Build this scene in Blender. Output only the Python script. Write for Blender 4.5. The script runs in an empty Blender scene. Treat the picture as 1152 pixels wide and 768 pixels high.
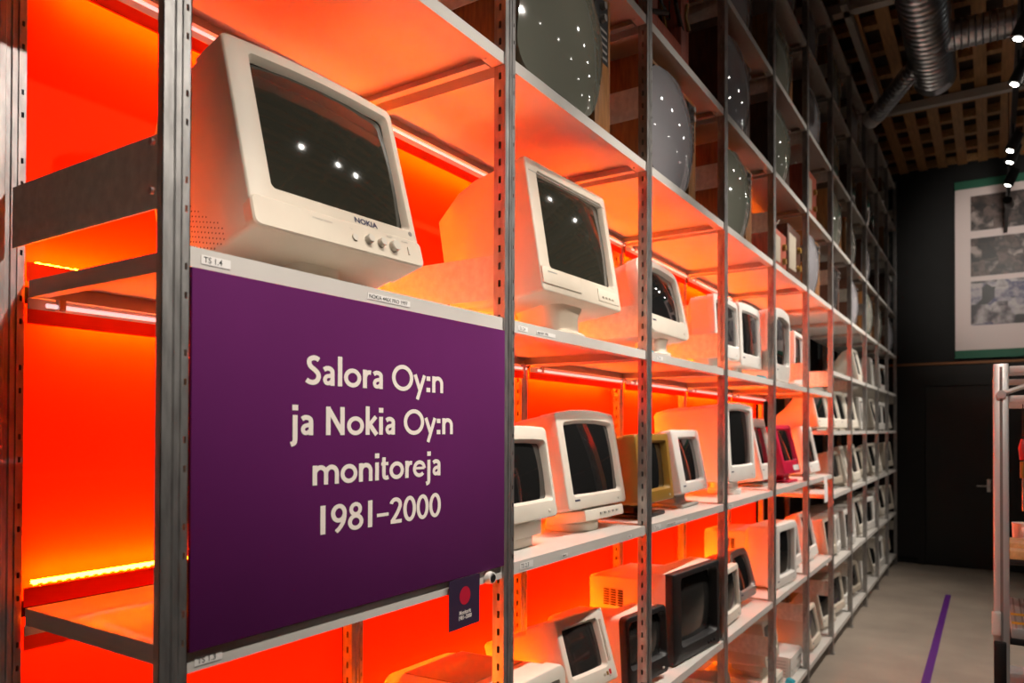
import bpy, bmesh, math, random
from mathutils import Matrix, Vector
random.seed(7)
SC = bpy.context.scene
COL = SC.collection
R = math.radians

# ------------------------------------------------------------------ camera
H = 1.70                                   # eye height over the floor
F_PX, YAW, TILT, ROLL, CY = 830.7437, R(32.9816), R(.6151), R(.1833), 472.8965
fw = Vector((math.cos(YAW)*math.cos(TILT), math.sin(YAW)*math.cos(TILT), math.sin(TILT)))
rt = Vector((math.sin(YAW), -math.cos(YAW), 0))
up = rt.cross(fw)
rt = rt*math.cos(ROLL) + up*math.sin(ROLL)
up = rt.cross(fw)
cd = bpy.data.cameras.new('camera')
cam = bpy.data.objects.new('camera', cd); COL.objects.link(cam)
cam.matrix_world = Matrix(((rt.x, up.x, -fw.x, 0), (rt.y, up.y, -fw.y, 0), (rt.z, up.z, -fw.z, H), (0, 0, 0, 1)))
cd.sensor_fit = 'HORIZONTAL'; cd.sensor_width = 36
cd.lens = F_PX/1152*36
cd.shift_y = (CY-384)/1152
cd.clip_start = .02
cd.dof.use_dof = True; cd.dof.focus_distance = 1.75; cd.dof.aperture_fstop = 4.0
SC.camera = cam

# ------------------------------------------------------------------ world and exposure
wd = bpy.data.worlds.new('world'); SC.world = wd; wd.use_nodes = True
wd.node_tree.nodes['Background'].inputs[0].default_value = (.9, .85, .8, 1)
wd.node_tree.nodes['Background'].inputs[1].default_value = .013
SC.view_settings.view_transform = 'Standard'
SC.view_settings.look = 'None'
SC.view_settings.gamma = 1
SC.view_settings.exposure = .1
SC.view_settings.use_curve_mapping = False

SPOT_W = 75            # one track lamp, watts
LED = 300               # orange strip strength
TUBE = .8             # pinkish tube strength

# ------------------------------------------------------------------ materials
def mat(name, col, rough=.5, metal=0, var=.0, scale=20, bump=0, coat=0, emit=None, spec=None, bscale=None, stretch=None):
    m = bpy.data.materials.new(name); m.use_nodes = True
    nt = m.node_tree; b = nt.nodes['Principled BSDF']
    b.inputs['Base Color'].default_value = (*col, 1)
    b.inputs['Roughness'].default_value = rough
    b.inputs['Metallic'].default_value = metal
    if coat: b.inputs['Coat Weight'].default_value = coat; b.inputs['Coat Roughness'].default_value = .03
    if spec is not None: b.inputs['Specular IOR Level'].default_value = spec
    if emit:
        b.inputs['Emission Color'].default_value = (*emit[0], 1); b.inputs['Emission Strength'].default_value = emit[1]
    if var or bump:
        tc = nt.nodes.new('ShaderNodeTexCoord'); src = tc.outputs['Object']
        if stretch:
            mp = nt.nodes.new('ShaderNodeMapping'); mp.inputs['Scale'].default_value = stretch
            nt.links.new(src, mp.inputs[0]); src = mp.outputs[0]
    if var:
        nz = nt.nodes.new('ShaderNodeTexNoise'); nz.inputs['Scale'].default_value = scale; nz.inputs['Detail'].default_value = 5
        nt.links.new(src, nz.inputs['Vector'])
        rp = nt.nodes.new('ShaderNodeValToRGB')
        rp.color_ramp.elements[0].position = .3; rp.color_ramp.elements[1].position = .7
        rp.color_ramp.elements[0].color = (*[max(0, c*(1-var)) for c in col], 1)
        rp.color_ramp.elements[1].color = (*[min(1, c*(1+var)) for c in col], 1)
        nt.links.new(nz.outputs['Fac'], rp.inputs[0]); nt.links.new(rp.outputs[0], b.inputs['Base Color'])
    if bump:
        n2 = nt.nodes.new('ShaderNodeTexNoise'); n2.inputs['Scale'].default_value = bscale or scale*8
        nt.links.new(src, n2.inputs['Vector'])
        bp = nt.nodes.new('ShaderNodeBump'); bp.inputs['Strength'].default_value = bump; bp.inputs['Distance'].default_value = .001
        nt.links.new(n2.outputs['Fac'], bp.inputs['Height']); nt.links.new(bp.outputs[0], b.inputs['Normal'])
    return m
M = {}
M['steel'] = mat('galvanised_steel', (.40, .39, .38), .40, .85, .25, 60, .15, stretch=(1, 1, .25))
M['plate'] = mat('galvanised_plate', (.78, .75, .68), .45, .25, .12, 45)
M['shelf'] = mat('white_shelf_paint', (.60, .57, .53), .42, 0, .03, 8)
M['dark_shelf'] = mat('grey_shelf_paint', (.40, .38, .36), .5, 0, .05, 8)
M['orange'] = mat('orange_red_panel', (.95, .044, .0006), .7, 0, .04, 3, spec=.08)
M['beige'] = mat('beige_plastic', (.66, .58, .47), .48, 0, .04, 12, .12, bscale=900)
M['cream'] = mat('cream_plastic', (.74, .68, .58), .45, 0, .03, 12, .12, bscale=900)
M['offwhite'] = mat('offwhite_plastic', (.74, .71, .66), .45, 0, .03, 12, .1, bscale=900)
M['grey'] = mat('grey_plastic', (.36, .34, .31), .5, 0, .05, 12)
M['taupe'] = mat('taupe_plastic', (.42, .36, .28), .5, 0, .05, 12)
M['dark'] = mat('charcoal_plastic', (.007, .006, .0065), .5)
M['black'] = mat('black_void', (.004, .004, .004), .8)
M['gold'] = mat('mustard_plastic', (.30, .16, .022), .42, 0, .05, 12)
M['pink'] = mat('crimson_plastic', (.62, .012, .06), .35)
M['silver'] = mat('silver_grey_plastic', (.30, .27, .25), .35, .3)
M['glass'] = mat('dark_screen_glass', (.012, .012, .012), .04, 0, coat=.6)
M['glass_olive'] = mat('olive_screen_glass', (.028, .027, .02), .06, 0, coat=.6)
M['glass_grey'] = mat('grey_matte_screen_glass', (.02, .019, .018), .14, 0, coat=.3)
M['crt_green'] = mat('green_grey_tube_glass', (.20, .205, .165), .06, 0, coat=.8)
M['crt_grey'] = mat('grey_tube_glass', (.30, .29, .31), .06, 0, coat=.8)
M['wood'] = mat('varnished_wood', (.26, .105, .028), .4, 0, .35, 14, stretch=(6, 6, .8))
M['wood_dark'] = mat('dark_wood', (.07, .022, .008), .45, 0, .4, 14, stretch=(6, 6, .8))
M['wood_red'] = mat('red_stained_wood', (.36, .07, .035), .5, 0, .3, 14, stretch=(6, 6, .8))
M['knob'] = mat('knob_plastic', (.62, .57, .49), .35)
M['navy'] = mat('navy_print', (.02, .02, .07), .5)
M['purple'] = mat('purple_board', (.092, .0045, .084), .85, 0, .05, 5, .05, spec=.25)
M['purple_tag'] = mat('dark_purple_card', (.028, .013, .042), .55)
M['red_dot'] = mat('crimson_print', (.48, .004, .03), .55)
M['print'] = mat('cream_print', (.80, .72, .66), .6)
M['paper'] = mat('white_label', (.80, .77, .74), .6)
M['ink'] = mat('black_ink', (.03, .03, .03), .6)
M['led'] = mat('orange_led', (1, .5, .1), .5, emit=((1, .145, .002), LED))
M['tube'] = mat('pinkish_light_tube', (1, .9, .9), .4, emit=((1, .70, .74), TUBE))
M['concrete'] = mat('concrete_floor', (.31, .255, .205), .55, 0, .16, 2.2, .12, bscale=60)
M['purple_line'] = mat('purple_floor_tape', (.10, .012, .19), .5)
M['wall'] = mat('black_wall', (.006, .006, .006), .85, 0, .2, 4)
M['wall_low'] = mat('dark_brown_boarding', (.012, .010, .009), .7, 0, .12, 4)
M['door'] = mat('black_door', (.006, .0055, .005), .5)
M['trim'] = mat('wooden_trim', (.22, .08, .02), .5)
M['slat'] = mat('ceiling_slat_wood', (.34, .17, .06), .6, 0, .25, 8, stretch=(.5, 6, 6))
M['roof'] = mat('dark_roof_board', (.03, .016, .008), .8, 0, .3, 3)
M['duct'] = mat('duct_metal', (.50, .52, .55), .3, 1, .1, 20)
M['beam'] = mat('pale_beam', (.42, .39, .35), .6)
M['lampblack'] = mat('lamp_housing', (.01, .01, .01), .4)
M['lampface'] = mat('lamp_lens', (1, 1, 1), .3, emit=((1, .95, .87), 55))
M['green'] = mat('green_banner_edge', (.010, .10, .055), .6)
M['poster'] = mat('poster_paper', (.62, .52, .50), .6)
M['alu'] = mat('aluminium_profile', (.80, .78, .76), .35, .6)
M['blue'] = mat('turquoise_foam', (.02, .30, .38), .6)
M['yellow'] = mat('yellow_sticker', (.85, .52, .02), .5)
M['birch'] = mat('birch_wood', (.62, .42, .17), .5, 0, .15, 10, stretch=(1, 6, 6))
M['cable'] = mat('brown_cable', (.03, .012, .006), .5)
M['redtool'] = mat('red_tool_handle', (.55, .02, .02), .4)

# ------------------------------------------------------------------ mesh helpers
class MB:
    def __init__(s): s.v = []; s.f = []
    def add(s, vs, fs):
        o = len(s.v); s.v += [tuple(v) for v in vs]; s.f += [tuple(i+o for i in f) for f in fs]; return s
    def box(s, x0, x1, y0, y1, z0, z1, b=0):
        if b:
            b = min(b, (x1-x0)*.45, (y1-y0)*.45, (z1-z0)*.45)
            bm = bmesh.new(); bmesh.ops.create_cube(bm, size=1)
            for v in bm.verts: v.co = Vector(((x0+x1)/2+v.co.x*(x1-x0), (y0+y1)/2+v.co.y*(y1-y0), (z0+z1)/2+v.co.z*(z1-z0)))
            bmesh.ops.bevel(bm, geom=bm.edges[:], offset=b, segments=2, affect='EDGES', profile=.5)
            bm.verts.index_update()
            s.add([v.co[:] for v in bm.verts], [[v.index for v in f.verts] for f in bm.faces]); bm.free(); return s
        vs = [(x, y, z) for x in (x0, x1) for y in (y0, y1) for z in (z0, z1)]
        return s.add(vs, [(0, 1, 3, 2), (4, 6, 7, 5), (0, 4, 5, 1), (2, 3, 7, 6), (0, 2, 6, 4), (1, 5, 7, 3)])
    def quad(s, a, b, c, d): return s.add([a, b, c, d], [(0, 1, 2, 3)])
    def loft(s, loops, c0=False, c1=False, closed=True):
        n = len(loops[0]); vs = [p for l in loops for p in l]; fs = []
        for i in range(len(loops)-1):
            for j in range(n if closed else n-1):
                k = (j+1) % n
                fs.append((i*n+j, i*n+k, (i+1)*n+k, (i+1)*n+j))
        if c0: fs.append(tuple(range(n-1, -1, -1)))
        if c1: fs.append(tuple((len(loops)-1)*n+j for j in range(n)))
        return s.add(vs, fs)
    def tube(s, path, r, seg=10, caps=True):
        P = [Vector(p) for p in path]; rs = r if isinstance(r, (list, tuple)) else [r]*len(P)
        loops = []; ref = None
        for i, p in enumerate(P):
            t = (P[min(i+1, len(P)-1)]-P[max(i-1, 0)]).normalized()
            if ref is None or abs(t.dot(ref)) > .95: ref = Vector((0, 0, 1)) if abs(t.z) < .9 else Vector((1, 0, 0))
            a = t.cross(ref).normalized(); b = a.cross(t)
            loops.append([tuple(p+(a*math.cos(2*math.pi*k/seg)+b*math.sin(2*math.pi*k/seg))*rs[i]) for k in range(seg)])
        return s.loft(loops, caps, caps)
    def xf(s, mt): s.v = [tuple(mt @ Vector(v)) for v in s.v]; return s
    def mesh(s, name, m, smooth=True):
        me = bpy.data.meshes.new(name); me.from_pydata(s.v, [], s.f)
        bm = bmesh.new(); bm.from_mesh(me); bmesh.ops.recalc_face_normals(bm, faces=bm.faces[:]); bm.to_mesh(me); bm.free()
        me.materials.append(m if not isinstance(m, str) else M[m])
        if smooth:
            me.polygons.foreach_set('use_smooth', [True]*len(me.polygons)); me.set_sharp_from_angle(angle=R(34))
        return me
    def build(s, name, m, parent=None, smooth=True, loc=None):
        o = bpy.data.objects.new(name, s.mesh(name, m, smooth)); COL.objects.link(o)
        if parent: o.parent = parent
        if loc: o.location = loc
        return o
def inst(name, me, parent=None, loc=(0, 0, 0), rz=0):
    o = bpy.data.objects.new(name, me); COL.objects.link(o); o.location = loc; o.rotation_euler.z = rz
    if parent: o.parent = parent
    return o
def tag(o, label=None, cat=None, group=None, kind=None):
    if label: o['label'] = label
    if cat: o['category'] = cat
    if group: o['group'] = group
    if kind: o['kind'] = kind
    return o
def empty(name, loc, rz=0):
    o = bpy.data.objects.new(name, None); COL.objects.link(o); o.location = loc; o.rotation_euler.z = rz
    o.empty_display_size = .05
    return o
def copy_tree(o, parent=None):
    c = o.copy(); COL.objects.link(c); c.parent = parent
    for ch in KIDS.get(o.name, list(o.children)): copy_tree(ch, c)
    return c
KIDS = {}
def rrect(cx, cz, w, h, r, n=5, bt=0, bb=0, bs=0, sub=4):
    """rounded rectangle in x,z; bt/bb/bs bulge of top/bottom/side edges"""
    r = min(r, w*.49, h*.49); pts = []
    cs = [(w/2-r, h/2-r, 0), (-w/2+r, h/2-r, 90), (-w/2+r, -h/2+r, 180), (w/2-r, -h/2+r, 270)]
    for i, (x, z, a) in enumerate(cs):
        for k in range(n+1):
            t = R(a+90*k/n); pts.append((x+r*math.cos(t), z+r*math.sin(t)))
        nx, nz, na = cs[(i+1) % 4]; t = R(a+90)
        p0 = (x+r*math.cos(t), z+r*math.sin(t)); p1 = (nx+r*math.cos(t), nz+r*math.sin(t))
        for k in range(1, sub):
            u = k/sub; pts.append((p0[0]+(p1[0]-p0[0])*u, p0[1]+(p1[1]-p0[1])*u))
    out = []
    for x, z in pts:
        u = 2*x/w; v = 2*z/h
        dz = (bt*(1-u*u)*max(0, v) + -bb*(1-u*u)*max(0, -v)); dx = bs*(1-v*v)*u
        out.append((cx+x+dx, cz+z+dz))
    return out
def at_y(l2, y): return [(x, y, z) for x, z in l2]
def text_mesh(body, size, m, sx=1, align='LEFT', offset=0):
    c = bpy.data.curves.new('t', 'FONT'); c.body = body; c.size = size; c.align_x = align; c.offset = offset; c.resolution_u = 3
    o = bpy.data.objects.new('t', c); COL.objects.link(o)
    me = bpy.data.meshes.new_from_object(o)
    bpy.data.objects.remove(o); bpy.data.curves.remove(c)
    for v in me.vertices: v.co = (v.co.x*sx, 0, v.co.y)          # stands upright facing -y
    me.materials.clear(); me.materials.append(M[m]); me.name = 'lettering'
    return me
def Xat(px, Y):
    """world X where image column px meets the plane y = Y (eye level)"""
    d = fw + rt*((px-576)/F_PX)
    return d.x*Y/d.y

# ------------------------------------------------------------------ the setting
def struct(name, mb, m, parent=None, smooth=False):
    o = mb.build(name, m, parent, smooth)
    if not parent: o['kind'] = 'structure'
    return o
WX = 10.70; CEIL = H+3.42
struct('floor', MB().box(-4, WX, -6, 2.2, -.1, 0), 'concrete')
wl = struct('wall_left', MB().box(-4, WX+.2, 1.75, 1.9, 0, CEIL), 'wall')
M['bounce_wall'] = mat('bounce_wall_paint', (.62, .57, .50), .7)
struct('wall_left_bounce', MB().box(-4, .42, 1.70, 1.749, 0, CEIL-.2), 'bounce_wall')  # unseen pale wall added so the rack's end plate has something bright to reflect
we = struct('wall_end', MB().box(WX, WX+.2, -6, 1.75, 0, CEIL), 'wall')
struct('baseboard_end', MB().box(WX-.02, WX, 1.01, 1.75, 0, .08), 'wall_low')
struct('trim_1', MB().box(WX-.035, WX, -6, 1.75, H+.815, H+.845), 'trim')
lo = MB().box(WX-.018, WX-.001, .78, 1.75, .081, H+.81).box(WX-.018, WX-.001, -6, -.62, .001, H+.81).box(WX-.018, WX-.001, -.62, .78, H+.63, H+.81)
struct('wall_end_boarding', lo, 'wall_low')
dr = empty('door_1', (WX-.03, .08, 0)); dr['kind'] = 'structure'
fr = MB().box(-.012, .011, .62, .70, 0, H+.63).box(-.012, .011, -.70, -.62, 0, H+.63).box(-.012, .011, -.62, .62, H+.55, H+.63)
fr.build('door_frame', 'wall_low', dr, False)
MB().box(.004, .02, -.615, .615, .01, H+.545).build('door_leaf', 'door', dr, False)
hd = MB().box(-.012, .004, -.075, -.035, H-.75, H-.60, .004); hd.tube([(-.01, -.055, H-.68), (-.05, -.055, H-.68), (-.055, -.03, H-.68), (-.055, .07, H-.68)], .009, 8)
hd.build('door_handle', 'alu', dr)
tag(struct('floor_tape', MB().box(3.2, 8.85, .349, .402, .0002, .002), 'purple_line'), 'straight purple tape line along the concrete floor', 'floor marking')
ce = struct('ceiling', MB().box(-4, WX+.2, -6, 1.9, CEIL, CEIL+.1), 'roof')
sl_me = MB().box(-4, WX-.02, -.05, .05, 0, .024).mesh('slat', 'slat', False)
for k in range(-9, 6): inst('slat', sl_me, ce, (0, .287+.213*k, H+3.3-.012))
jo_me = MB().box(-.045, .045, -3.2, 1.72, 0, .085).mesh('joist', 'slat', False)
for k in range(16): inst('joist', jo_me, ce, (3.2+.5*k, 0, H+3.315))
MB().box(8.32, 8.40, -2.6, 1.7, H+3.20, H+3.275).build('cross_beam', 'beam', ce, False)
MB().box(6.10, 6.19, -2.6, 1.7, H+3.20, H+3.275).build('cross_beam', 'beam', ce, False)
MB().box(6.0, 8.31, .90, .95, H+3.20, H+3.275).build('cross_beam', 'beam', ce, False)

# ------------------------------------------------------------------ shelving rack
YF = 1.0135; BAY = .9; X1 = .642; NB = 11; DEP = .50
def XP(i): return X1+BAY*i
LA, LB, LC, LD, LE = .9364, .2742, -.3386, -.953, -1.567
NEAR = [LE, LD, LC, LB, LA, 1.455, 2.0, 2.56, 3.1]
FAR = [LE, -1.04, -.50, -.01, .45, LA, 1.455, 2.0, 2.56, 3.1]
rack = tag(empty('shelving_rack', (0, YF, 0)), 'tall galvanised steel shelving rack running along the left side full of old monitors and televisions', 'shelving')
def perf(mb, pt, a0, a1, z0, z1, ha, hb, zs, hh):
    """sheet a0..a1 x z0..z1 with slots ha..hb at heights zs, half height hh; pt(a, z) gives the 3d point"""
    q = lambda A, B, C, D: mb.quad(pt(A, C), pt(B, C), pt(B, D), pt(A, D))
    q(a0, ha, z0, z1); q(hb, a1, z0, z1); last = z0
    for z in zs: q(ha, hb, last, z-hh); last = z+hh
    q(ha, hb, last, z1)
PH = H+3.16; pitch = .0432
zs = [.03+pitch*k for k in range(int((PH-.05)/pitch))]
pm = MB(); hw = .0225
prof = [(-hw, 0), (-.0125, 0), (-.0105, .0035), (-.0035, .0035), (-.0015, 0), (.0055, 0), (.0065, .003), (.0085, .003), (.0095, 0)]
for (a, b) in zip(prof, prof[1:]): pm.quad((a[0], a[1], 0), (b[0], b[1], 0), (b[0], b[1], PH), (a[0], a[1], PH))
perf(pm, lambda a, z: (a, 0, z), .0095, hw, 0, PH, .0138, .0182, [z+.01 for i, z in enumerate(zs) if i % 3], .005)
perf(pm, lambda a, z: (-hw, a, z), 0, .034, 0, PH, .013, .020, zs, .0085)
pm.quad((hw, 0, 0), (hw, .034, 0), (hw, .034, PH), (hw, 0, PH))
pm.quad((-hw, .034, 0), (hw, .034, 0), (hw, .034, PH), (-hw, .034, PH))
post_me = pm.mesh('post', 'steel', False)
pe = MB()
for (a, b) in zip(prof, prof[1:]): pe.quad((a[0], a[1], 0), (b[0], b[1], 0), (b[0], b[1], PH), (a[0], a[1], PH))
perf(pe, lambda a, z: (a, 0, z), .0095, hw, 0, PH, .0138, .0182, [z+.01 for i, z in enumerate(zs) if i % 3], .005)
pe.box(-hw, -hw+.0015, 0, .014, 0, PH).box(hw-.0015, hw, 0, .03, 0, PH)
end_post_me = pe.mesh('post', 'steel', False)
foot_me = MB().box(-.03, .03, -.008, .045, 0, .006).mesh('foot_plate', 'steel', False)
gus_me = MB().box(-.0012, .0012, .028, DEP-.005, 0, .112).mesh('gusset_plate', 'plate', False)
bolt_me = MB().tube([(-.006, 0, 0), (0, 0, 0)], .0055, 8).mesh('bolt', 'steel')
for i in range(NB+1):
    p = inst('post', end_post_me if i == 0 else post_me, rack, (XP(i), -.005, .0)); inst('foot_plate', foot_me, p, (0, 0, 0))
    p = inst('post', post_me, rack, (XP(i), DEP+.013, 0)); inst('foot_plate', foot_me, p, (0, 0, 0))
    for z in (-1.27, .328, 1.11, 1.90, 2.70):
        g = inst('gusset_plate', gus_me, rack, (XP(i)+(-.006 if i == 0 else .004), 0, H+z))
        if i < 5:
            for (yy, zz) in ((.022, .02), (.022, .092), (DEP+.02, .02), (DEP+.02, .092)):
                inst('bolt', bolt_me, g, (-.014, yy, zz))
# shelf boards
SW = BAY-2*hw-.002
def shelf_mesh(m):
    s = MB(); x0, x1 = -SW/2, SW/2
    s.box(x0, x1, 0, DEP, -.0025, 0)
    s.box(x0, x1, 0, .0015, -.031, -.0025); s.box(x0, x1, DEP-.0015, DEP, -.031, -.0025)
    s.box(x0, x0+.0015, .0015, DEP-.0015, -.031, -.0025); s.box(x1-.0015, x1, .0015, DEP-.0015, -.031, -.0025)
    perf(s, lambda a, z: (z, a, -.031), .0015, .034, x0, x1, .020, .0255, [x0+.04+.0545*k for k in range(int((SW-.05)/.0545)+1)], .006)
    s.quad((x0, .034, -.031), (x1, .034, -.031), (x1, .034, -.024), (x0, .034, -.024))
    s.box(x0+.0015, x0+.024, .04, DEP-.0015, -.031, -.0295); s.box(x1-.024, x1-.0015, .04, DEP-.0015, -.031, -.0295)
    s.box(x0, x1, DEP-.02, DEP-.0015, -.0322, -.031)
    return s.mesh('shelf', m, False)
sh_w = shelf_mesh('shelf')
for i in range(NB):
    for z in (NEAR if i < 6 else FAR):
        inst('shelf', sh_w, rack, (XP(i)+BAY/2, 0, H+z))
# orange back panels, rails, LED strips
YB = DEP+.045
def panel(h): return MB().box(-SW/2-.02, SW/2+.02, YB+.026, YB+.030, 0, h).mesh('back_panel', 'orange', False)
rail = MB().box(-SW/2, SW/2, DEP+.006, DEP+.0085, 0, .036)
for k in range(8): rail.tube([(-.36+.1*k, DEP+.0061, .02), (-.36+.1*k, DEP+.0055, .02)], .0035, 6)
rail_me = rail.mesh('panel_rail', 'orange', False)
toprail_me = MB().box(-SW/2, SW/2, DEP+.004, DEP+.0065, -.080, -.034).mesh('top_rail', 'orange', False)
lip_me = MB().box(-SW/2, SW/2, DEP+.0005, DEP+.0028, -.052, -.0315, .0005).mesh('rear_lip', 'shelf', False)
st = MB()
for k in range(46):
    x = -.395+.79*k/45
    st.add([(x+.0065*math.cos(a), y, .0395+.0055*math.sin(a)) for y, rr in ((YB-.012, 1),) for a in [2*math.pi*t/6 for t in range(6)]] + [(x, YB-.0165, .0395)], [(t, (t+1) % 6, 6) for t in range(6)])
st.box(-.4, .4, YB-.012, YB-.0050, .037, .043)
led_me = st.mesh('diode_row', 'led', False)
tst_me = MB().box(-.355, .355, YB-.022, YB-.018, -.050, -.042).mesh('diode_row', 'led', False)
tub_me = MB().tube([(-.405, 0, 0), (.405, 0, 0)], .0042, 8).mesh('light_tube', 'tube')
clip_me = MB().box(-.006, .006, -.009, .006, -.006, .0135).mesh('clip', 'steel', False)
ORD = ['first', 'second', 'third', 'fourth', 'fifth', 'sixth', 'seventh', 'eighth', 'ninth', 'tenth', 'eleventh', 'twelfth', 'thirteenth', 'fourteenth', 'fifteenth']
ROW = {LB: 'upper lit row', LC: 'middle lit row', LD: 'lower lit row'}
for i in range(6):
    for z, zt in ((LB, LA), (LC, LB), (LD, LC)):
        h = zt-z-.034
        inst('back_panel', panel(h), rack, (XP(i)+BAY/2, 0, H+z+.001))
        inst('panel_rail', rail_me, rack, (XP(i)+BAY/2, 0, H+z+.0005))
        inst('top_rail', toprail_me, rack, (XP(i)+BAY/2, 0, H+zt))
        inst('rear_lip', lip_me, rack, (XP(i)+BAY/2, 0, H+zt))
        a = empty('led_strip', (XP(i)+BAY/2, YF, H+z)); inst('diode_row', led_me, a)
        tag(a, 'orange LED strip at the foot of the back panel, %s bay, %s' % (ORD[i], ROW[z]), 'light strip', 'orange LED strips behind the shelves')
        if z != LD:
            b = empty('led_strip', (XP(i)+BAY/2, YF, H+zt)); inst('diode_row', tst_me, b)
            tag(b, 'orange LED strip behind the top rail, %s bay, %s' % (ORD[i], ROW[z]), 'light strip', 'orange LED strips behind the shelves')
        if z != LD:
            t = empty('tube_light', (XP(i)+BAY/2, YF+DEP-.022, H+zt-.046)); inst('light_tube', tub_me, t)
            inst('clip', clip_me, t, (-.38, 0, 0)); inst('clip', clip_me, t, (.38, 0, 0))
            tag(t, 'slim pinkish light tube under the shelf, %s bay, %s' % (ORD[i], ROW[z]), 'tube light', 'slim light tubes under the shelves')

# ------------------------------------------------------------------ purple sign
def arc(cx, cy, rx, ry, a0, a1, n=22): return [(cx+rx*math.cos(R(a0+(a1-a0)*k/n)), cy+ry*math.sin(R(a0+(a1-a0)*k/n))) for k in range(n+1)]
def cat(ps, n=7):
    P = [ps[0]]+ps+[ps[-1]]; out = []
    for i in range(1, len(P)-2):
        for k in range(n):
            t = k/n; a, b, c, d = P[i-1:i+3]
            out.append(tuple(.5*(2*b[j]+(c[j]-a[j])*t+(2*a[j]-5*b[j]+4*c[j]-d[j])*t*t+(3*b[j]-a[j]-3*c[j]+d[j])*t**3) for j in (0, 1)))
    return out+[ps[-1]]
W_ = .155; XH = .68
stem = lambda x, a=0, b=XH: ([(x, a), (x, b)], .165)
dot = lambda x, y: ([(x, y-.092), (x, y+.092)], .19)
arch = lambda x: (arc(x+.215, XH-.30, .215, .225, 180, 0)+[(x+.43, 0)], W_)
GL = {
 'S': ([(cat([(.50, .86), (.40, .915), (.28, .915), (.17, .85), (.145, .73), (.21, .61), (.35, .51), (.46, .40), (.49, .27), (.42, .13), (.29, .075), (.16, .09), (.05, .15)]), .16)], .60),
 'a': ([(cat([(.09, .545), (.19, .60), (.31, .595), (.40, .53), (.415, .42)])+[(.415, 0)], W_), (cat([(.41, .36), (.30, .345), (.17, .30), (.125, .19), (.18, .09), (.29, .09), (.41, .18)]), .135)], .57),
 'l': ([stem(.14, 0, 1.06)], .28), 'o': ([(arc(.37, .335, .275, .265, 0, 360, 30), .15)], .74),
 'r': ([stem(.14), (cat([(.14, .36), (.19, .51), (.29, .59), (.40, .585)]), .15)], .43),
 'O': ([(arc(.52, .5, .43, .435, 0, 360, 40), .155)], 1.04),
 'y': ([([(.085, XH), (.335, .06)], .155), ([(.565, XH), (.20, -.32)], .15)], .62),
 ':': ([dot(.15, .095), dot(.15, .56)], .30), 'n': ([stem(.14), arch(.14)], .72),
 'j': ([([(.17, XH), (.17, -.13)]+cat([(.17, -.13), (.14, -.25), (.02, -.30)])[1:], .16), dot(.17, .93)], .32),
 'N': ([stem(.15, 0, 1), stem(.70, 0, 1), ([(.13, .97), (.72, .03)], .165)], .87),
 'k': ([stem(.14, 0, 1.06), ([(.50, XH), (.19, .35)], .15), ([(.21, .40), (.535, 0)], .17)], .59),
 'i': ([stem(.14), dot(.14, .93)], .29), 'm': ([stem(.14), arch(.14), arch(.57)], 1.14),
 't': ([([(.17, .86), (.17, .19)]+cat([(.17, .19), (.21, .10), (.30, .075), (.39, .10)])[1:], .155), ([(.04, .615), (.38, .615)], .12)], .42),
 'e': ([(arc(.36, .335, .265, .265, 2, 318, 30), .145), ([(.10, .36), (.62, .36)], .10)], .70),
 '1': ([([(.26, 0), (.26, 1)], .17)], .52),
 '9': ([(arc(.32, .67, .215, .255, 0, 360, 30), .145), (cat([(.535, .67), (.50, .40), (.38, .18), (.22, .02)]), .145)], .64),
 '8': ([(arc(.32, .745, .175, .185, 0, 360, 26), .135), (arc(.32, .285, .225, .22, 0, 360, 28), .145)], .64),
 '\u2013': ([([(.02, .40), (.52, .40)], .12)], .54),
 '2': ([(arc(.29, .715, .205, .215, 165, -22, 18)+cat([(.48, .63), (.34, .36), (.12, .07)])[2:], .145), ([(.07, .07), (.56, .07)], .14)], .62),
 '0': ([(arc(.31, .5, .22, .43, 0, 360, 34), .145)], .62), ' ': ([], .34)}
def ribbon(mb, pts, w, sx, sz, ox, oz, y):
    n = len(pts); L = []
    closed = math.dist(pts[0], pts[-1]) < 1e-6
    for i, p in enumerate(pts):
        if closed: a = pts[i-1] if i else pts[-2]; b = pts[i+1] if i < n-1 else pts[1]
        else: a = pts[max(0, i-1)]; b = pts[min(n-1, i+1)]
        d = Vector((b[0]-a[0], b[1]-a[1])); d.normalize(); k = w/2
        if 0 < i < n-1:
            e = Vector((p[0]-a[0], p[1]-a[1])); e.normalize(); k = w/2/max(.6, abs(e.dot(d)))
        L.append([((p[0]-d.y*k)*sx+ox, y, (p[1]+d.x*k)*sz+oz), ((p[0]+d.y*k)*sx+ox, y, (p[1]-d.x*k)*sz+oz)])
    for a, b in zip(L, L[1:]): mb.quad(a[0], a[1], b[1], b[0])
def gill(line, x0, x1, base, cap, y, parent):
    tot = sum(GL[c][1] for c in line)
    lb, rb = .06, .06
    sx = (x1-x0)/(tot-lb-rb); ox = x0-lb*sx; mb = MB()
    for c in line+' ':
        for k, (pts, w) in enumerate(GL[c][0]): ribbon(mb, pts, w*1.05, sx, cap, ox, base, y-.00015*k)
        ox += GL[c][1]*sx
        if c == ' ': mb.build('lettering', 'print', parent, False); mb = MB()
sg = tag(empty('sign_board', (1.085, YF-.004, H-.334)), 'large purple sign board with cream lettering on the first bay', 'sign')
MB().box(-.4185, .432, -.004, .003, -.0035, .5755, .0015).build('board', 'purple', sg)
for ln, x0, x1, bs in (('Salora Oy:n', .888, 1.272, .0765), ('ja Nokia Oy:n', .856, 1.307, -.013), ('monitoreja', .903, 1.264, -.102), ('1981\u20132000', .914, 1.262, -.191)):
    gill(ln, x0-1.085, x1-1.085, bs+.334, .0515, -.0046, sg)
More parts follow.
